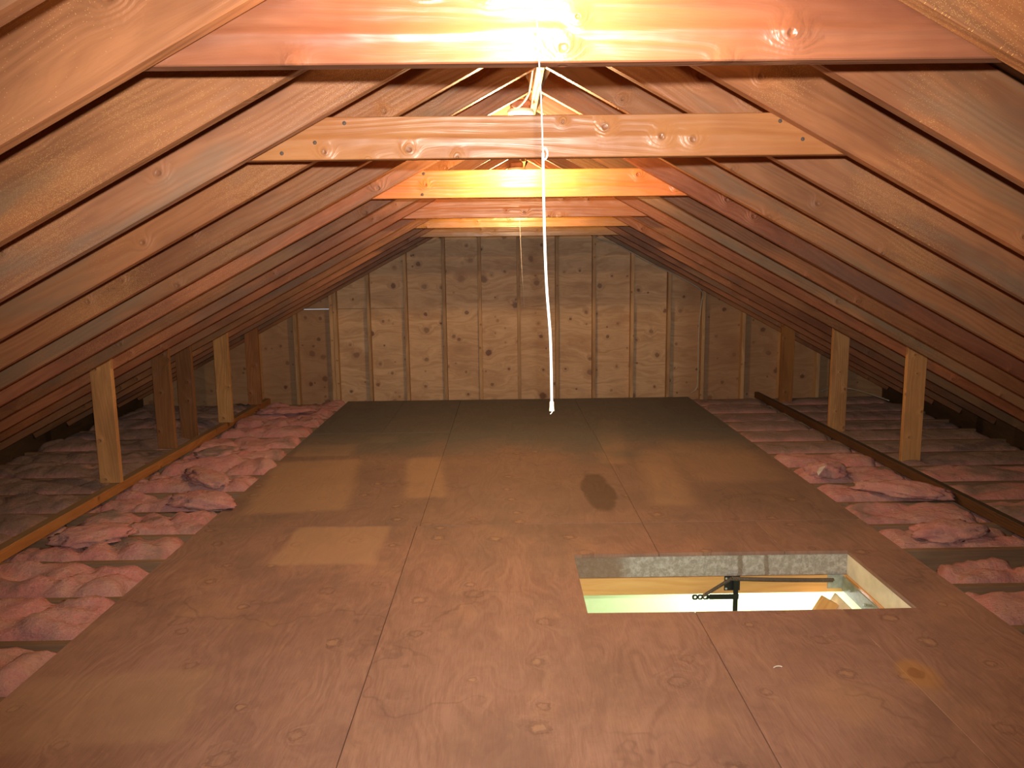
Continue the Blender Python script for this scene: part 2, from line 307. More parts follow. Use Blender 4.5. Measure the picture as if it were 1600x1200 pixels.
# ---------------------------------------------------------------- mesh helpers
def mesh_obj(name, bm, mat, parent=None, loc=None, mw=None, smooth=False):
    bmesh.ops.recalc_face_normals(bm, faces=bm.faces)
    me = bpy.data.meshes.new(name); bm.to_mesh(me); bm.free()
    me.materials.append(mat)
    if smooth:
        for p in me.polygons: p.use_smooth = True
    o = bpy.data.objects.new(name, me); C.objects.link(o)
    if loc is not None: o.location = loc
    if mw is not None: o.matrix_world = mw
    if parent is not None: o.parent = parent
    o['tint'] = (1.0, 1.0, 1.0)
    return o
def empty(name, loc=(0, 0, 0)):
    o = bpy.data.objects.new(name, None); C.objects.link(o); o.location = loc; o.empty_display_size = 0.1; return o
def tag(o, label, cat, group=None):
    o['label'] = label; o['category'] = cat
    if group: o['group'] = group
    return o
def prism(bm, pts, axis_vec, bevel=0.0):
    """pts: ordered loop of 3-D points; extrude by axis_vec"""
    a = [bm.verts.new(p) for p in pts]; b = [bm.verts.new(Vector(p)+Vector(axis_vec)) for p in pts]
    n = len(pts); bm.faces.new(a); bm.faces.new(b[::-1])
    for i in range(n): bm.faces.new((a[i], a[(i+1) % n], b[(i+1) % n], b[i]))
    if bevel: bmesh.ops.bevel(bm, geom=list(bm.edges), offset=bevel, segments=1, affect='EDGES', clamp_overlap=True)
def box(bm, x0, x1, y0, y1, z0, z1, bevel=0.0):
    prism(bm, [(x0, y0, z0), (x1, y0, z0), (x1, y1, z0), (x0, y1, z0)], (0, 0, z1-z0), bevel)
def boxo(name, c, d, mat, parent=None, bevel=0.002):
    """box with its own origin at its centre; local X is world X"""
    bm = bmesh.new(); box(bm, -d[0]/2, d[0]/2, -d[1]/2, d[1]/2, -d[2]/2, d[2]/2, bevel)
    return mesh_obj(name, bm, mat, parent, c)
def upright(name, c, d, mat, parent=None, bevel=0.002, mb=None):
    """vertical board: local X points up"""
    bm = bmesh.new(); box(bm, -d[2]/2, d[2]/2, -d[1]/2, d[1]/2, -d[0]/2, d[0]/2, bevel)
    mw = Matrix(((0, 0, -1, c[0]), (0, 1, 0, c[1]), (1, 0, 0, c[2]), (0, 0, 0, 1)))
    o = mesh_obj(name, bm, mat, None, None, mw)
    if parent: o.parent = parent
    return o
def along_y(name, c, d, mat, parent=None, bevel=0.002):
    bm = bmesh.new(); box(bm, -d[1]/2, d[1]/2, -d[0]/2, d[0]/2, -d[2]/2, d[2]/2, bevel)
    mw = Matrix(((0, -1, 0, c[0]), (1, 0, 0, c[1]), (0, 0, 1, c[2]), (0, 0, 0, 1)))
    o = mesh_obj(name, bm, mat, None, None, mw)
    if parent: o.parent = parent
    return o
def tube(bm, pts, r, seg=8):
    pts = [Vector(p) for p in pts]; rings = []; prev = None
    for i, p in enumerate(pts):
        t = (pts[min(i+1, len(pts)-1)] - pts[max(i-1, 0)]).normalized()
        if prev is None:
            a = t.cross(Vector((0, 0, 1)))
            if a.length < 1e-3: a = t.cross(Vector((1, 0, 0)))
        else: a = prev - t*prev.dot(t)
        a.normalize(); prev = a; b = t.cross(a)
        rr = r[i] if isinstance(r, (list, tuple)) else r
        rings.append([bm.verts.new(p + a*rr*math.cos(k*2*math.pi/seg) + b*rr*math.sin(k*2*math.pi/seg)) for k in range(seg)])
    for q in range(len(rings)-1):
        for k in range(seg): bm.faces.new((rings[q][k], rings[q][(k+1) % seg], rings[q+1][(k+1) % seg], rings[q+1][k]))
    bm.faces.new(rings[0][::-1]); bm.faces.new(rings[-1])
def smoothpath(pts, n=8):
    pts = [Vector(p) for p in pts]; out = []
    for i in range(len(pts)-1):
        p0, p1, p2, p3 = pts[max(i-1, 0)], pts[i], pts[i+1], pts[min(i+2, len(pts)-1)]
        for k in range(n):
            t = k/n; out.append(0.5*((2*p1)+(p2-p0)*t+(2*p0-5*p1+4*p2-p3)*t*t+(3*p1-p0-3*p2+p3)*t**3))
    out.append(pts[-1]); return out
def lathe(bm, prof, seg=20, c=(0, 0, 0)):
    rings = []
    for r, z in prof:
        rings.append([bm.verts.new((c[0]+r*math.cos(k*2*math.pi/seg), c[1]+r*math.sin(k*2*math.pi/seg), c[2]+z)) for k in range(seg)])
    for q in range(len(rings)-1):
        for k in range(seg): bm.faces.new((rings[q][k], rings[q][(k+1) % seg], rings[q+1][(k+1) % seg], rings[q+1][k]))
    bm.faces.new(rings[0][::-1]); bm.faces.new(rings[-1])

ORD = ['first', 'second', 'third', 'fourth', 'fifth', 'sixth', 'seventh', 'eighth', 'ninth', 'tenth', 'eleventh', 'twelfth', 'thirteenth', 'fourteenth', 'fifteenth', 'sixteenth', 'seventeenth', 'eighteenth']

# ---------------------------------------------------------------- roof geometry
XR, ZR, SL, SR = 0.165, 2.197, 0.5245, 0.5430
def roof_z(x): return ZR - (SL*(XR-x) if x < XR else SR*(x-XR))
XE_L, XE_R = -3.98, 4.16
YB, YW = -1.6, 8.352          # behind the camera, gable stud faces
RD = 0.19                     # rafter depth square to the slope

# floor: structure with joists and plywood panels
FX0, FX1, JT = -1.695, 1.962, -0.019
HX0, HX1, HY0, HY1 = 0.322, 1.682, 2.992, 3.646
floor = empty('floor'); floor['kind'] = 'structure'
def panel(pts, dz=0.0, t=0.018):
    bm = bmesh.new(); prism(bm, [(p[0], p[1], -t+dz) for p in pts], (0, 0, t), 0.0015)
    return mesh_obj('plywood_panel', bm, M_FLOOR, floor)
g = 0.0011
def rp(x0, x1, y0, y1, dz=0.0): return panel([(x0+g, y0+g), (x1-g, y0+g), (x1-g, y1-g), (x0+g, y1-g)], dz)
YF1 = 8.19
rp(FX0, -0.50, 1.67, 4.11)
panel([(-0.50+g, 1.67+g), (0.765-g, 1.67+g), (0.765-g, HY0), (HX0, HY0), (HX0, HY1), (0.745-g, HY1), (0.745-g, 4.11-g), (-0.50+g, 4.11-g)], -0.0008)
rp(0.765, 1.37, 1.67, HY0, 0.0006)
panel([(1.37+g, 1.67+g), (FX1-g, 1.67+g), (FX1-g, 4.11-g), (1.37+g, 4.11-g), (1.37+g, HY1), (HX1, HY1), (HX1, HY0), (1.37+g, HY0)])
rp(0.745, 1.37, HY1, 4.11, -0.0006)
rp(FX0, -0.485, 4.11, 6.55, -0.0008); rp(-0.485, 0.745, 4.11, 6.55, 0.0005); rp(0.745, FX1, 4.11, 6.55)
rp(FX0, -1.08, 6.55, YF1); rp(-1.08, -0.485, 6.55, YF1, 0.0006); rp(-0.485, 0.735, 6.55, YF1, -0.0006); rp(0.735, FX1, 6.55, YF1)
for a, b in ((FX0, -0.5), (-0.5, 0.76), (0.76, FX1)): rp(a, b, -1.55, 1.67)
# joists run across the house, 0.405 m apart
JY = [2.85 + 0.405*k for k in range(-10, 14)]
for yj in JY:
    if abs(yj-3.66) < .01: yj = 3.695
    if HY0 - 0.02 < yj < HY1 + 0.0:
        spans = ((XE_L+0.12, HX0-0.03), (HX1+0.03, XE_R-0.12))
    else: spans = ((XE_L+0.12, XE_R-0.12),)
    for a, b in spans:
        o = boxo('joist', ((a+b)/2, yj, JT-0.0705), (b-a, 0.038, 0.139), W_JOIST, floor)
# gypsum ceiling of the rooms below, pieces round the hatch
zc = JT-0.14
bm = bmesh.new()
for (a, b, c, d) in ((XE_L-.3, HX0-.03, YB, 8.6), (HX1+.03, XE_R+.3, YB, 8.6), (HX0-.03, HX1+.03, YB, HY0-.03), (HX0-.03, HX1+.03, HY1+.03, 8.6)):
    box(bm, a, b, c, d, zc-0.013, zc-0.001)
under = mesh_obj('ceiling_board', bm, M_GYPSUM, floor)

# roof deck
ceil = empty('ceiling'); ceil['kind'] = 'structure'
for side in (-1, 1):
    s_ = SL if side < 0 else SR; a = math.atan(s_); ca, sa = math.cos(a), math.sin(a)
    L = ((XR-XE_L) if side < 0 else (XE_R-XR))/ca + 0.25
    ex = Vector((side*ca, 0, -sa)); ez = Vector((side*sa, 0, ca)); ey = ez.cross(ex)
    mw = Matrix.Identity(4)
    for i in range(3): mw[i][0] = ex[i]; mw[i][1] = ey[i]; mw[i][2] = ez[i]
    base = Vector((XR, 0, ZR)) + ez*(RD+0.004)
    # sheets laid lengthways up the slope in courses
    ylo, yhi = YB-0.1, 8.62; n = 4
    for c in range(n):
        u0_, u1_ = -0.12*(c == 0)+L*c/n, L*(c+1)/n
        ys = [ylo, 0.9, 3.3, 5.7, yhi] if c % 2 else [ylo, 2.1, 4.5, 6.9, yhi]
        for y0, y1 in zip(ys, ys[1:]):
            bm = bmesh.new(); box(bm, u0_+.0015, u1_-.0015, -(y1-y0)/2+.0015, (y1-y0)/2-.0015, 0, 0.013)
            m2 = mw.copy(); m2.translation = base + Vector((0, (y0+y1)/2, 0))
            mesh_obj('roof_sheet', bm, W_DECK, None, None, m2).parent = ceil

# gable end wall with studs
wall = empty('wall_back', (0, 8.44, 0)); wall['kind'] = 'structure'
winv = Matrix.Translation((0, -8.44, 0))
def wchild(o): o.parent = wall; o.matrix_parent_inverse = winv
ZSEAM = 0.978
def gpanel(x0, x1, z0, z1, y=8.441):
    """sheathing sheet, its top following the roof"""
    pts = [(x0, y, z0), (x1, y, z0)]
    top = lambda x: min(z1, roof_z(x)+0.24)
    xs = [x1]+sorted([v for v in (XR, XR-(ZR+.24-z1)/SL, XR+(ZR+.24-z1)/SR) if x0 < v < x1 and (v != XR or z1 > ZR)], reverse=True)+[x0]
    pts += [(x, y, top(x)) for x in xs]
    pts = [p for i, p in enumerate(pts) if i < 2 or p[2] > z0+0.005]
    if len(pts) < 3: return
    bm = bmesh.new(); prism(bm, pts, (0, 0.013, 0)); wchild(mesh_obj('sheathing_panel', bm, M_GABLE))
xs = [-4.2, -2.287, -1.072, 0.150, 1.375, 2.590, 4.4]
for i in range(6):
    gpanel(xs[i]+.0008, xs[i+1]-.0008, -0.18, ZSEAM-(0.0042 if i == 1 else 0.001))
xs2 = [-2.9, -1.86, -0.652, 0.565, 1.777, 3.1]
for i in range(5): gpanel(xs2[i]+.0008, xs2[i+1]-.0008, ZSEAM, 2.5)
# a batten closes the seam everywhere but in the bay where daylight comes through
bm = bmesh.new(); box(bm, -1.86, 3.0, 8.456, 8.47, ZSEAM-.04, ZSEAM+.04); wchild(mesh_obj('seam_batten', bm, W_DECK))
STUDS = [(-3.44, .038), (-3.05, .038), (-2.685, .038), (-2.268, .038), (-1.872, .038), (-1.832, .038), (-1.470, .03), (-1.066, .034), (-.652, .036), (-.268, .036), (.151, .036), (.564, .036), (.963, .036), (1.377, .036), (1.777, .034), (2.150, .036), (2.592, .036), (3.015, .038), (3.42, .038)]
for x, wd in STUDS:
    zt = roof_z(x)+0.10; z0 = -0.15
    o = upright('stud', (x, 8.397, (zt+z0)/2), (wd, 0.087, zt-z0), W_STUD); wchild(o)
    t_ = random.uniform(.75, 1.15); o['tint'] = (t_, t_*.97, t_*.92)
bm = bmesh.new(); box(bm, XE_L+.1, XE_R-.1, 8.30, 8.44, -0.155, -0.10); wchild(mesh_obj('bottom_plate', bm, M_BARK))

# wall behind the photographer and the eave boards that close the attic
wf = empty('wall_front', (0, YB, 0)); wf['kind'] = 'structure'
bm = bmesh.new(); prism(bm, [(XE_L-.1, YB, -.2), (XE_R+.1, YB, -.2), (XE_R+.1, YB, .2), (XR, YB, 2.5), (XE_L-.1, YB, .2)], (0, -0.013, 0))
o = mesh_obj('sheathing_panel', bm, M_GABLE); o.parent = wf; o.matrix_parent_inverse = Matrix.Translation((0, -YB, 0))
for nm, x in (('wall_left', XE_L-.03), ('wall_right', XE_R+.03)):
    o = along_y(nm, (x, 3.5, 0.03), (0.02, 10.4, 0.44), W_DECK); o['kind'] = 'structure'; o['tint'] = (.35, .33, .3)

# hall below the hatch
HXa, HXb, HYa, HYb, HZ = -0.5, 3.2, 2.1, 4.75, -2.55
bm = bmesh.new()
box(bm, HXa, HXb, HYb, HYb+.02, HZ, zc-.014); o = mesh_obj('wall_1', bm, M_WALLGREEN); o['kind'] = 'structure'
bm = bmesh.new(); box(bm, HXa, HXb, HYa-.02, HYa, HZ, zc-.014); o = mesh_obj('wall_2', bm, M_WALLGREEN); o['kind'] = 'structure'
bm = bmesh.new(); box(bm, HXa-.02, HXa, HYa, HYb, HZ, zc-.014); o = mesh_obj('wall_3', bm, M_WALLGREEN); o['kind'] = 'structure'
bm = bmesh.new(); box(bm, HXb, HXb+.02, HYa, HYb, HZ, zc-.014); o = mesh_obj('wall_4', bm, M_WALLGREEN); o['kind'] = 'structure'
bm = bmesh.new(); box(bm, HXa, HXb, HYa, HYb, HZ-.02, HZ); o = mesh_obj('floor_1', bm, M_HALLFLOOR); o['kind'] = 'structure'
point('hall_light', (1.62, 4.28, -0.50), HALL_W, (1.0, 0.97, 0.92), 0.08)

# hatch lining boards (trim)
tr = empty('trim_1', ((HX0+HX1)/2, (HY0+HY1)/2, 0)); tr['kind'] = 'structure'; tinv = Matrix.Translation((-(HX0+HX1)/2, -(HY0+HY1)/2, 0))
def tch(o): o.parent = tr; o.matrix_parent_inverse = tinv
cx, cy = (HX0+HX1)/2, (HY0+HY1)/2
for o in (boxo('lining_board', (cx, HY1+.010, -.0715), (HX1-HX0+.02, .02, .106), M_LINING),
          boxo('lining_board', (cx, HY0-.010, -.0715), (HX1-HX0+.02, .02, .106), M_LINING),
          along_y('lining_board', (HX1+.010, cy, -.0715), (.02, HY1-HY0, .106), M_LINING2),
          along_y('lining_board', (HX0-.010, cy, -.0715), (.02, HY1-HY0, .106), M_LINING2)): tch(o)

# ---------------------------------------------------------------- ridge board, rafters, ties
o = along_y('ridge_board', (0.155, (YB+8.43)/2, 2.187+0.11), (0.034, 8.43-YB, 0.22), W_TIE)
tag(o, 'long pale ridge board running along the peak above all the crossbeams', 'ridge board'); o['tint'] = (1.1, 1.08, 1.0)

LY = [1.106, 1.446, 1.876, 2.296, 2.728, 3.178, 3.579, 4.009, 4.460, 4.954, 5.406, 5.928, 6.428, 6.93, 7.385, 7.85, 8.29]
RY = [1.05, 1.476, 1.921, 2.351, 2.777, 3.212, 3.649, 4.084, 4.542, 4.969, 5.431, 5.93, 6.43, 6.93, 7.40, 7.85, 8.29]
TINT_L = {0: (.8, .8, .8), 1: (.78, .76, .72), 2: (.85, .78, .68), 3: (1.0, .95, .95), 4: (.92, .82, .7), 5: (.98, .9, .78), 6: (.95, .95, .9), 7: (1.12, .95, .95), 8: (.8, .72, .66), 9: (1.08, .92, .88), 10: (1.1, .88, .75), 11: (.85, .85, .85)}
TINT_R = {0: (.85, .8, .7), 1: (.85, .8, .7), 2: (1.05, .92, .8), 3: (1.08, .94, .78), 4: (1.0, .95, .9), 5: (.95, .92, .85), 6: (1.0, .95, .85), 7: (.62, .50, .55), 8: (.72, .66, .62), 9: (.95, 1.08, 1.1), 10: (1.05, .85, .78), 11: (.95, .95, .85)}
def make_rafter(side, y, i):
    s_ = SL if side < 0 else SR; a = math.atan(s_); ca, sa = math.cos(a), math.sin(a)
    x0 = 0.155 + side*0.0175
    L = abs((XE_L if side < 0 else XE_R) - x0)/ca
    ex = Vector((side*ca, 0, -sa)); ez = Vector((side*sa, 0, ca)); ey = ez.cross(ex)
    mw = Matrix.Identity(4)
    for k in range(3): mw[k][0] = ex[k]; mw[k][1] = ey[k]; mw[k][2] = ez[k]
    mw.translation = Vector((x0, y+0.019, roof_z(x0)))
    # plumb cut at the ridge: moving up by RD shifts back along the slope by RD*tan(a)
    bm = bmesh.new()
    prism(bm, [(0.0, -.019, 0), (L, -.019, 0), (L, -.019, RD), (RD*s_*1.0, -.019, RD)] if False else [(0.001, -.019, 0), (L, -.019, 0), (L, -.019, RD*.55), (L-.12, -.019, RD), (-RD*s_+.001 if False else RD*0+0.001-(-0)*0, -.019, RD)], (0, .038, 0), 0.0025)
    o = mesh_obj('rafter', bm, W_RAFTER, None, None, mw)
    tt = (TINT_L if side < 0 else TINT_R).get(i)
    if tt is None:
        q = random.uniform(.68, .92); tt = (q, q*random.uniform(.9, 1.0), q*random.uniform(.85, 1.0))
    o['tint'] = tuple(c*(.92 if i >= 5 else 1) for c in tt)
    return o
TIE_AT = {1: 'front reddish crossbeam', 3: 'second crossbeam from the front', 7: 'bright orange third crossbeam', 10: 'fourth crossbeam from the front', 12: 'yellowish fifth crossbeam', 14: 'small rearmost crossbeam'}
for side, ys in ((-1, LY), (1, RY)):
    nm = 'left' if side < 0 else 'right'
    for i, y in enumerate(ys):
        o = make_rafter(side, y, i)
        if i in TIE_AT: lab = f'{nm} roof rafter that holds the end of the {TIE_AT[i]}'
        elif i == 0: lab = f'nearest {nm} roof rafter, at the top corner above the front crossbeam'
        elif i == len(ys)-1: lab = f'last {nm} roof rafter, set against the plywood gable wall'
        elif side > 0 and i == 9: lab = 'greyish green right roof rafter, ninth behind the near corner one'
        elif side > 0 and i == 8: lab = 'dark brown right roof rafter just nearer than the greyish green one'
        else: lab = f'brown {nm} roof rafter, {ORD[i-1]} behind the one at the near top corner'
        tag(o, lab, 'rafter', f'{nm} roof rafters')

def tie(y, zb, d, mat, lab, tint=(1, 1, 1), t=0.038):
    inset = 0.165
    def xl(z): return XR - (ZR+inset-z)/SL
    def xr_(z): return XR + (ZR+inset-z)/SR
    bm = bmesh.new(); zt = zb+d
    prism(bm, [(xl(zb), 0, zb), (xr_(zb), 0, zb), (xr_(zt), 0, zt), (xl(zt), 0, zt)], (0, t, 0), 0.0025)
    for v in bm.verts: v.co.z -= zb
    o = mesh_obj('collar_tie', bm, mat, None, (0, y, zb)); o['tint'] = tint
    return tag(o, lab, 'crossbeam', 'crossbeams tying the rafters')
def nails(o, pts, r=.007):
    for x, z in pts:
        bm = bmesh.new(); lathe(bm, [(r, 0), (r*.85, .0022), (.0006, .0028)], 10)
        n = mesh_obj('nail', bm, M_NAIL, o); n.location = (x, -.0002, z); n.rotation_euler = (math.pi/2, 0, 0)
tie(1.518, 1.786, 0.150, W_TIE_RED, 'broad red-stained crossbeam nearest the camera, glaring under the first bulb', (.85, .88, .85))
t2 = tie(2.393, 1.732, 0.123, W_TIE, 'tan knotty second crossbeam, between the front one and the orange one', (.82, .60, .46))
t3 = tie(4.126, 1.765, 0.141, W_TIE, 'bright orange third crossbeam glowing beside the second bulb', (1.0, .60, .36))
tie(5.473, 1.745, 0.130, W_TIE, 'reddish brown fourth crossbeam just beneath the glowing orange one', (.95, .66, .55))
tie(6.470, 1.728, 0.125, W_TIE, 'yellow lit fifth crossbeam, second from the gable wall', (.62, .54, .34))
tie(7.440, 1.693, 0.110, W_TIE, 'dull tan rearmost crossbeam, right in front of the gable wall', (.72, .66, .5))

nails(t2, [(-.62, .10), (-.56, .05), (-.70, .055), (-.47, .105), (-.66, .02), (.83, .098), (.92, .096), (.90, .045), (1.00, .033), (.97, .085)], .006)
nails(t3, [(-.58, .085), (-.41, .125), (-.42, .02)], .008)
# ---------------------------------------------------------------- posts and strongbacks
def post(side, y, x0, x1, zb, tint, lab, lean=0.0):
    bm = bmesh.new(); w_ = x1-x0; e = 0.10
    za, zb2 = roof_z(x0)+e, roof_z(x1)+e
    # local X up, local Z = -world X
    prism(bm, [(0, -.019, w_/2), (0, -.019, -w_/2), (zb2-zb, -.019, -w_/2), (za-zb, -.019, w_/2)], (0, .038, 0), 0.002)
    mw = Matrix(((0, 0, -1, (x0+x1)/2), (0, 1, 0, y), (1, 0, 0, zb), (0, 0, 0, 1)))
    o = mesh_obj('post', bm, W_POST, None, None, mw); o['tint'] = tint
    return tag(o, lab, 'post', 'posts propping the rafters')
post(-1, 4.933, -2.655, -2.520, .0435, (1.0, .95, .85), 'pale clean wooden post nearest the camera on the left side')
post(-1, 5.907, -2.707, -2.572, .0435, (.46, .37, .31), 'dark stained left post, the nearer one of the close pair')
post(-1, 6.407, -2.735, -2.605, -.02, (.40, .32, .28), 'dark brown left post just behind the nearer one of the pair')
post(-1, 6.907, -2.604, -2.475, .0435, (.95, .92, .75), 'light yellowish left post, fourth from the camera')
post(-1, 7.828, -2.632, -2.500, .0435, (.58, .44, .35), 'reddish brown left post nearest the gable wall')
post(1, 5.408, 2.838, 2.975, -.02, (1.0, .96, .85), 'tall pale post nearest the camera on the right side')
post(1, 6.407, 2.730, 2.868, -.02, (.95, .92, .85), 'knotty pale right post, middle one of three')
post(1, 7.828, 2.812, 2.945, -.02, (.62, .50, .34), 'golden brown right post nearest the gable wall')
o = along_y('strongback', (-2.556, 4.95, .012), (.060, 6.5, .062), W_STRONG); tag(o, 'long board lying over the left insulation, along the foot of the left posts', 'board'); o['tint'] = (1.05, .9, .7)
o = along_y('strongback', (2.700, 4.95, .012), (.042, 6.5, .062), W_STRONG); tag(o, 'long dark board lying over the right insulation, along the foot of the right posts', 'board'); o['tint'] = (.27, .25, .23)

# ---------------------------------------------------------------- insulation
def batt(x0, x1, y0, y1, top, rough, dust, lab, group, nx=None, ny=18, seed=0, ragged=0.06, sag=0.0):
    L, W = x1-x0, y1-y0
    nx = nx or max(10, int(L/0.03)); cx, cy = (x0+x1)/2, (y0+y1)/2
    bm = bmesh.new(); grid = []; base = -0.148
    so = Vector((seed*7.3, seed*3.1, seed*1.7))
    for i in range(nx+1):
        row = []
        for j in range(ny+1):
            a = i/nx*2-1; b = j/ny*2-1
            x = a*L/2; y = b*W/2
            edge = max(0.0, 1-abs(a)**14)**.5 * max(0.0, 1-abs(b)**5)**.6
            p = Vector((cx+x, cy+y, 0))+so
            n1 = noise.noise(p*Vector((3.0, 6.0, 1)) if False else Vector((p.x*3, p.y*5, p.z)))
            n2 = noise.noise(Vector((p.x*8, p.y*13, p.z+5))); n3 = noise.noise(Vector((p.x*23, p.y*30, p.z+9)))
            crease = abs(noise.noise(Vector((p.x*4+3, p.y*4, p.z+2))))
            h = (top-base)*edge + edge*(rough*(n1*1.0+n2*.55+n3*.22) - rough*.9*max(0, .16-crease)/.16) - sag*edge
            jx = ragged*noise.noise(Vector((p.y*7, seed, a*2)))*abs(a)**6
            jy = ragged*.45*noise.noise(Vector((p.x*5, seed+4, b*2)))*abs(b)**4
            row.append(bm.verts.new((x+jx+rough*.5*n2*(1-abs(a)**8), y+jy+rough*.4*n3, max(h, 0.0)+base)))
        grid.append(row)
    for i in range(nx):
        for j in range(ny): bm.faces.new((grid[i][j], grid[i+1][j], grid[i+1][j+1], grid[i][j+1]))
    o = mesh_obj('insulation_batt', bm, M_WOOL, None, (cx, cy, 0), smooth=True)
    o['dust'] = dust; return tag(o, lab, 'insulation', group)
vis = [k for k in range(len(JY)-1) if JY[k] > 1.1]
nb = 0
def far_word(n, total): return ORD[n] if n < total-1 else 'last'
cnt = {'li': 0, 'lo': 0, 'ri': 0, 'ro': 0}
for k in vis:
    ya, yb = JY[k]+.019, JY[k+1]-.019
    if yb > 8.4: break
    nb += 1; d = random.uniform(0, 1)
    rows = ((ya+yb)/2)
    empty_bay = 3.2 < ya < 3.5       # the torn-up bay beside the hatch
    if rows > 1.5:
        batt(-2.515 + random.uniform(-.02, .02), FX0+random.uniform(-.03, .05), ya-.012, yb+.012, .018+random.uniform(-.012, .015), .042, .15+.3*d, f'crumpled pink insulation piece between left board and plywood, {ORD[cnt["li"]]} from the front', 'pink insulation left of the plywood', ny=20, seed=k); cnt['li'] += 1
        if empty_bay:
            batt(2.06, 2.52, ya+.02, yb-.02, -.03, .035, .35, 'torn scrap of pink insulation in the half-empty bay beside the hatch', None, ny=14, seed=k+100, ragged=.25)
        else:
            batt(FX1-.03+random.uniform(-.02, .02), 2.68, ya+.008, yb-.004, .010+random.uniform(-.008, .012), .024 if ya < 5.5 else .014, (.15 if ya < 5.6 else .8)+.2*d, f'pink insulation batt between plywood and right board, {ORD[cnt["ri"]]} from the front', 'pink insulation right of the plywood', ny=18, seed=k+200)
        cnt['ri'] += 1
    if rows > 2.6:
        batt(-3.86, -2.58, ya-.01, yb+.01, .016+random.uniform(-.01, .015), .030, .85+.35*d+max(0, (ya-5)*.1), f'dusty insulation batt beyond the left board under the eave, {ORD[cnt["lo"]]} from the front', 'insulation under the left eave', seed=k+300); cnt['lo'] += 1
        if not empty_bay:
            batt(2.73, 4.02, ya+.006, yb-.004, .008+random.uniform(-.008, .01), .016, (.4 if ya < 5.2 else .9)+.2*d, f'insulation batt beyond the right board under the eave, {ORD[cnt["ro"]]} from the front', 'insulation under the right eave', seed=k+400); cnt['ro'] += 1
        else:
            cnt['ro'] += 1
# loose torn tufts lying on top
def tuft(x, y, z, sx, sy, sz, rot, lab, seed, dust=0.0):
    bm = bmesh.new(); bmesh.ops.create_icosphere(bm, subdivisions=4, radius=1.0)
    for v in bm.verts:
        n = v.co.normalized(); q = n*2.0+Vector((seed, seed*2, 0))
        k = 1+.28*noise.noise(q)+.16*noise.noise(q*2.7)+.07*noise.noise(q*6)
        c = n*k; v.co = Vector((c.x*sx, c.y*sy, max(c.z, -.35)*sz))
    o = mesh_obj('insulation_tuft', bm, M_WOOL, None, (x, y, z), smooth=True); o.rotation_euler.z = rot; o['dust'] = dust
    return tag(o, lab, 'insulation', 'loose tufts of pink insulation')
tuft(-2.02, 5.05, .035, .10, .28, .035, .7, 'bright coral roll of torn insulation on the left batts beside the nearest post', 3)
tuft(-2.2, 5.75, .03, .16, .13, .045, .3, 'rounded dusty pink clump right of the dark post pair', 5, .5)
tuft(-2.15, 7.45, .04, .26, .10, .035, .1, 'bright pink strip of insulation near the gable wall, left', 8)
tuft(-1.85, 4.55, .02, .22, .12, .05, -.3, 'pink clump lying at the left edge of the plywood', 11, .1)
tuft(-2.2, 3.95, .025, .2, .13, .05, .4, 'pale pink clump on the left batts in the foreground', 13, .15)
tuft(2.14, 5.02, .025, .13, .11, .06, .3, 'orange-pink rounded clump at the right edge of the plywood', 17)
tuft(2.42, 4.55, .03, .26, .12, .05, -.5, 'coral folded flap of insulation on the right batts', 19, .1)
tuft(2.3, 3.85, .015, .2, .11, .05, .2, 'thick pink clump on the right batts behind the half-empty bay', 23)

# ---------------------------------------------------------------- attic ladder
Zt, Zb = -.1255, -.214
lad = empty('attic_ladder', (HX1, cy, Zb)); linv = Matrix.Translation((-HX1, -cy, -Zb))
tag(lad, 'folding attic ladder hung in the floor hatch, pine frame with black arm and spring', 'ladder')
def lch(o, par=None):
    if par is None: o.parent = lad; o.matrix_parent_inverse = linv
    else: o.parent = par; o.matrix_parent_inverse = par.matrix_world.inverted()
    return o
zm, zh = (Zt+Zb)/2, Zt-Zb
lch(boxo('frame_board', (cx, HY1+.006, zm), (HX1-HX0+.04, .024, zh), W_PINE)); lch(boxo('frame_board', (cx, HY0-.008, zm), (HX1-HX0+.04, .024, zh), W_PINE))
lch(along_y('frame_board', (HX1+.006, cy, zm), (.024, HY1-HY0-.02, zh), W_PINE)); lch(along_y('frame_board', (HX0-.006, cy, zm), (.024, HY1-HY0-.02, zh), W_PINE))
# opened door and ladder section slope down to the left from the hinge at the right end
hinge = Vector((HX1-.07, cy, Zb+.01)); dv = Vector((-.50, 0, -.866)); nv = Vector((-.866, 0, .50))
def slab(name, o0, l, y0, y1, n0, n1, mat):
    bm = bmesh.new(); box(bm, 0, l, y0, y1, n0, n1, .002)
    mw = Matrix(((dv.x, 0, nv.x, o0.x), (0, 1, 0, o0.y), (dv.z, 0, nv.z, o0.z), (0, 0, 0, 1)))
    return mesh_obj(name, bm, mat, None, None, mw)
lch(slab('door_panel', hinge, 1.30, -.29, .29, -.012, 0.0, M_DOOR))
for yy in (-.21, .21): lch(slab('ladder_rail', hinge+dv*.03, 1.22, yy-.012+(.0 if yy < 0 else 0), yy+.012, .002, .092, W_PINE))
for q in range(4): lch(slab('tread', hinge+dv*(.15+.28*q), .022, -.197, .197, .005, .09, W_PINE))
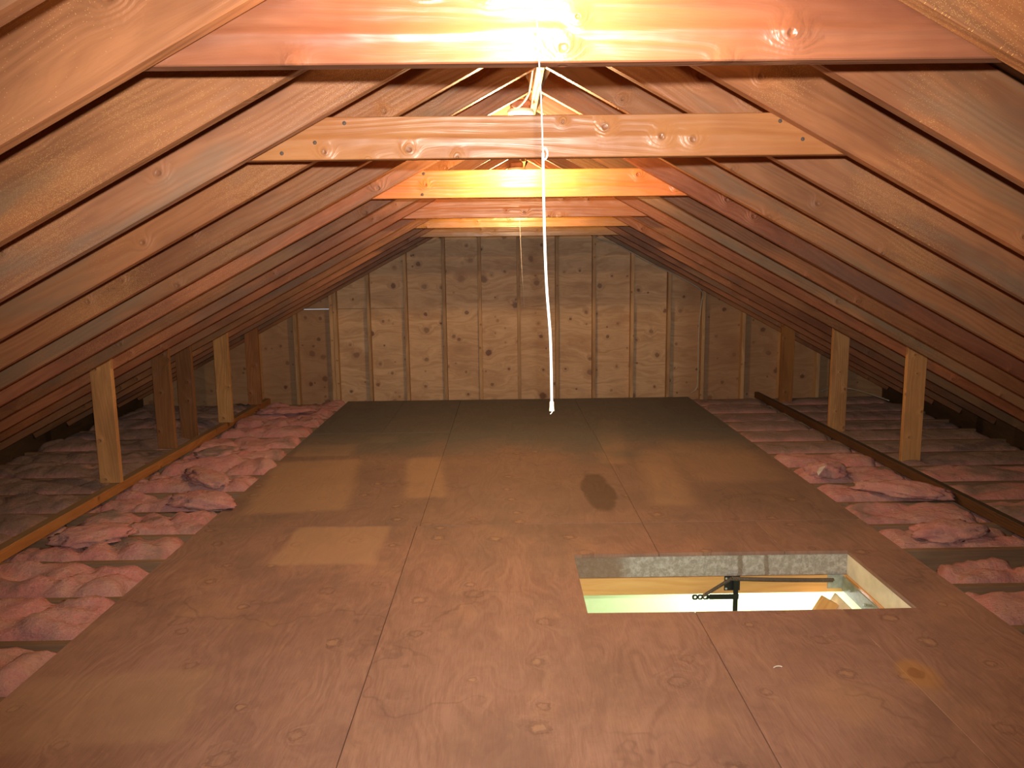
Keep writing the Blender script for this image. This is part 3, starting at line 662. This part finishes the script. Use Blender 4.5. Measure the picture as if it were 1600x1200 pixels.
# black arm, link bar with holes, plate, springs
AX, AY = 1.122, HY1-.030
def barholes(name, x0, x1, z, t, y, holes, mat):
    bm = bmesh.new(); r = .0065; hw = t/2
    # bar outline split into cells so that each hole is a real opening
    cells = sorted(holes); xs_ = [x0]+[(a+b)/2 for a, b in zip(cells, cells[1:])]+[cells[-1]+.02, x1]
    segs = []
    for a, b in zip(xs_, xs_[1:]):
        hs = [h for h in cells if a < h < b]
        for yy in (y-.002, y+.002):
            if hs:
                h = hs[0]; n = 12
                ring = [bm.verts.new((h+r*math.cos(2*math.pi*k/n), yy, z+r*math.sin(2*math.pi*k/n))) for k in range(n)]
                outer = []
                for k in range(n):
                    c, s_ = math.cos(2*math.pi*k/n), math.sin(2*math.pi*k/n); m_ = max(abs(c), abs(s_))
                    outer.append(bm.verts.new((h+(c/m_)*((b-h) if c > 0 else (h-a)), yy, z+(s_/m_)*hw)))
                for k in range(n): bm.faces.new((ring[k], ring[(k+1) % n], outer[(k+1) % n], outer[k]))
                segs.append((ring, outer))
            else:
                bm.faces.new([bm.verts.new(p) for p in ((a, yy, z-hw), (b, yy, z-hw), (b, yy, z+hw), (a, yy, z+hw))])
        if hs:
            (r1, o1), (r2, o2) = segs[-2], segs[-1]
            for k in range(n):
                bm.faces.new((r1[k], r1[(k+1) % n], r2[(k+1) % n], r2[k])); bm.faces.new((o1[k], o1[(k+1) % n], o2[(k+1) % n], o2[k]))
        else:
            for zz in (z-hw, z+hw): bm.faces.new([bm.verts.new(p) for p in ((a, y-.002, zz), (b, y-.002, zz), (b, y+.002, zz), (a, y+.002, zz))])
    return mesh_obj(name, bm, mat)
arm = lch(boxo('arm', (AX, AY-.004, -.30), (.024, .006, .36), M_BLACK, bevel=.001))
plate = lch(boxo('pivot_plate', (AX-.012, HY1-.010, -.158), (.078, .006, .074), M_BLACK, bevel=.001))
for dx, dz in ((-.03, .026), (.022, .026), (-.03, -.026), (.022, -.026)):
    bm = bmesh.new(); bmesh.ops.create_uvsphere(bm, u_segments=10, v_segments=6, radius=.0065); b_ = mesh_obj('bolt_head', bm, M_ZINC, plate, (dx, -.005, dz), smooth=True)
lch(barholes('link_bar', .905, 1.135, -.214, .026, AY-.012, (.920, .945, .970), M_BLACK))
def coil(name, a, b, r, wire, turns, sagz=0.0):
    a, b = Vector(a), Vector(b); pts = []; n = turns*8; t = (b-a).normalized(); p1 = t.cross(Vector((0, 0, 1))).normalized(); p2 = t.cross(p1)
    for k in range(n+1):
        f = k/n; th = f*turns*2*math.pi
        pts.append(a.lerp(b, f)+p1*r*math.cos(th)+p2*r*math.sin(th)+Vector((0, 0, -sagz*4*f*(1-f))))
    bm = bmesh.new(); tube(bm, pts, wire, 5); return lch(mesh_obj(name, bm, M_SPRING, None, None, smooth=True))
coil('spring', (.955, AY-.02, -.206), (1.095, AY-.02, -.117), .0075, .0022, 30)
coil('spring', (1.095, AY-.02, -.117), (1.60, AY-.012, -.136), .0085, .0030, 84, .003)
bm = bmesh.new(); box(bm, 1.585, 1.664, HY1-.014, HY1-.008, -.192, -.120, .001); lch(mesh_obj('corner_bracket', bm, M_ZINC))
bm = bmesh.new(); box(bm, 1.656, 1.664, HY0+.14, HY1-.016, -.200, -.128, .001); br = lch(mesh_obj('hinge_strap', bm, M_ZINC2))
for yy in (3.2, 3.38, 3.54):
    bm = bmesh.new(); bmesh.ops.create_uvsphere(bm, u_segments=10, v_segments=6, radius=.007); mesh_obj('bolt_head', bm, M_ZINC, br, (1.654, yy, -.165), smooth=True)

# ---------------------------------------------------------------- lamps, pull cord, cables
def lamp(x, y, ztop, watts, lab, drop=0.0):
    r = empty('ceiling_lamp', (x, y, ztop)); tag(r, lab, 'lamp', 'bare bulb lamps under the ridge')
    boxo('junction_box', (0, 0, .022), (.10, .10, .044), M_BOX, r, .012)
    bm = bmesh.new(); lathe(bm, [(.062, 0), (.065, -.008), (.058, -.022), (.034, -.030), (.028, -.052), (.024, -.056)], 24); mesh_obj('lamp_holder', bm, M_PORC, r, smooth=True)
    bm = bmesh.new(); lathe(bm, [(.013, -.054), (.014, -.070), (.022, -.085), (.030, -.105), (.0305, -.120), (.024, -.138), (.012, -.148), (.003, -.150)], 20); b = mesh_obj('bulb', bm, M_GLOW, r, smooth=True)
    b.visible_shadow = True
    point('bulb_light', (0, 0, -.185), watts, BULB_C, .03, r)
    return r
lamp(0.075, 1.30, 2.11, BULB1_W, 'lit bare bulb on a porcelain holder above and in front of the front crossbeam')
lamp(0.088, 3.86, 2.15, BULB2_W, 'lit bare bulb on a white porcelain holder behind the second crossbeam')
lamp(0.10, 5.92, 2.13, BULB3_W, 'lit bare bulb nearest the gable wall, hidden above the yellow crossbeam')

pc = empty('pull_string', (.075, 1.25, 1.176)); pinv = Matrix.Translation((-.075, -1.25, -1.176))
tag(pc, 'white pull cord hanging in the middle, with a small bell-shaped end', 'cord')
def pch(o): o.parent = pc; o.matrix_parent_inverse = pinv
bm = bmesh.new(); tube(bm, smoothpath([(.052, 1.25, 2.06), (.054, 1.25, 1.81), (.060, 1.25, 1.68), (.063, 1.25, 1.582)]), .0011, 6); pch(mesh_obj('upper_cord', bm, M_CORD, smooth=True))
bm = bmesh.new(); tube(bm, smoothpath([(.063, 1.25, 1.585), (.064, 1.25, 1.50), (.0655, 1.25, 1.43), (.068, 1.25, 1.37), (.073, 1.25, 1.30), (.0745, 1.25, 1.24), (.075, 1.25, 1.186)]), .0022, 8); pch(mesh_obj('lower_cord', bm, M_CORD, smooth=True))
bm = bmesh.new(); tube(bm, smoothpath([(.062, 1.25, 1.589), (.067, 1.249, 1.592), (.070, 1.25, 1.583), (.066, 1.251, 1.575), (.062, 1.249, 1.580)]), .0014, 6); pch(mesh_obj('knot', bm, M_CORD, smooth=True))
bm = bmesh.new(); lathe(bm, [(.0028, .012), (.0034, .011), (.0036, .004), (.0042, -.002), (.0045, -.0035), (.0030, -.0035)], 14, (.075, 1.25, 1.178)); pch(mesh_obj('bell_end', bm, M_BELL, smooth=True))
bm = bmesh.new(); tube(bm, [(.075, 1.25, 1.176), (.0757, 1.25, 1.1725), (.0742, 1.25, 1.1705), (.0725, 1.25, 1.169)], .0007, 5); pch(mesh_obj('frayed_tip', bm, M_CORD, smooth=True))

bm = bmesh.new(); tube(bm, [(.125, 6.27, 2.09), (.127, 6.27, 1.77), (.14, 6.27, 1.4), (.157, 6.27, 1.084)], .0009, 6)
tag(mesh_obj('lamp_string', bm, M_CORD, smooth=True), 'thin pull string hanging in front of the gable wall, beyond the white cord', 'string')

def cable(pts, r, lab, cat='cable', mat=None):
    bm = bmesh.new(); tube(bm, smoothpath(pts), r, 8); return tag(mesh_obj('electrical_cable', bm, mat or M_CABLE, smooth=True), lab, cat)
cable([(.120, 1.30, 2.17), (.122, 2.2, 2.19), (.125, 3.4, 2.185), (.115, 3.62, 2.165), (.075, 3.74, 2.142), (.05, 3.80, 2.16), (.06, 3.84, 2.18)], .0055, 'white cable running along the ridge to the lamp behind the second crossbeam')
cable([(.112, 3.90, 2.185), (.122, 4.6, 2.19), (.124, 5.75, 2.19), (.115, 5.95, 2.16), (.06, 6.05, 2.12), (.08, 6.14, 2.10), (.11, 6.2, 2.14)], .0055, 'white looped cable along the ridge to the dim far lamp')
cable([(.80, 8.265, 1.80), (.975, 8.27, 1.694), (1.198, 8.272, 1.622), (1.34, 8.27, 1.545), (1.471, 8.27, 1.466), (1.813, 8.272, 1.300), (2.05, 8.275, 1.17), (2.12, 8.31, 1.10), (2.116, 8.335, 1.0), (2.10, 8.335, .80), (2.095, 8.335, .55), (2.098, 8.335, .30), (2.09, 8.335, .08), (2.02, 8.32, .02)], .0055, 'white cable running down the right slope and the gable stud to the insulation')
cable([(3.42, 8.25, .03), (3.55, 8.28, .06), (3.70, 8.2, .065), (3.78, 7.9, .055), (3.84, 7.6, .035)], .006, 'thin pale cable arching over the insulation at the far right')
bm = bmesh.new(); q = [(-.03, -.035, 0), (.0, -.03, .035), (.025, -.005, .05), (.03, .03, .045), (.0, .03, .03), (-.025, .0, .015)]
prism(bm, q, (.004, .003, .004))
tag(mesh_obj('paper_scrap', bm, M_PAPER, None, (2.055, 4.90, .04)), 'torn grey-white paper facing sticking out of the right batts beside the plywood', 'paper')
# scraps of lint on the boards
def scrap(x, y, lab):
    bm = bmesh.new(); tube(bm, smoothpath([(-.016, -.004, .003), (-.004, .003, .004), (.008, .004, .004), (.016, .001, .003)]), [.002]*25, 6)
    tag(mesh_obj('lint_scrap', bm, M_CORD, None, (x, y, 0.0), smooth=True), lab, 'scrap')
scrap(.945, 2.535, 'tiny white scrap of lint on the plywood in front of the hatch')
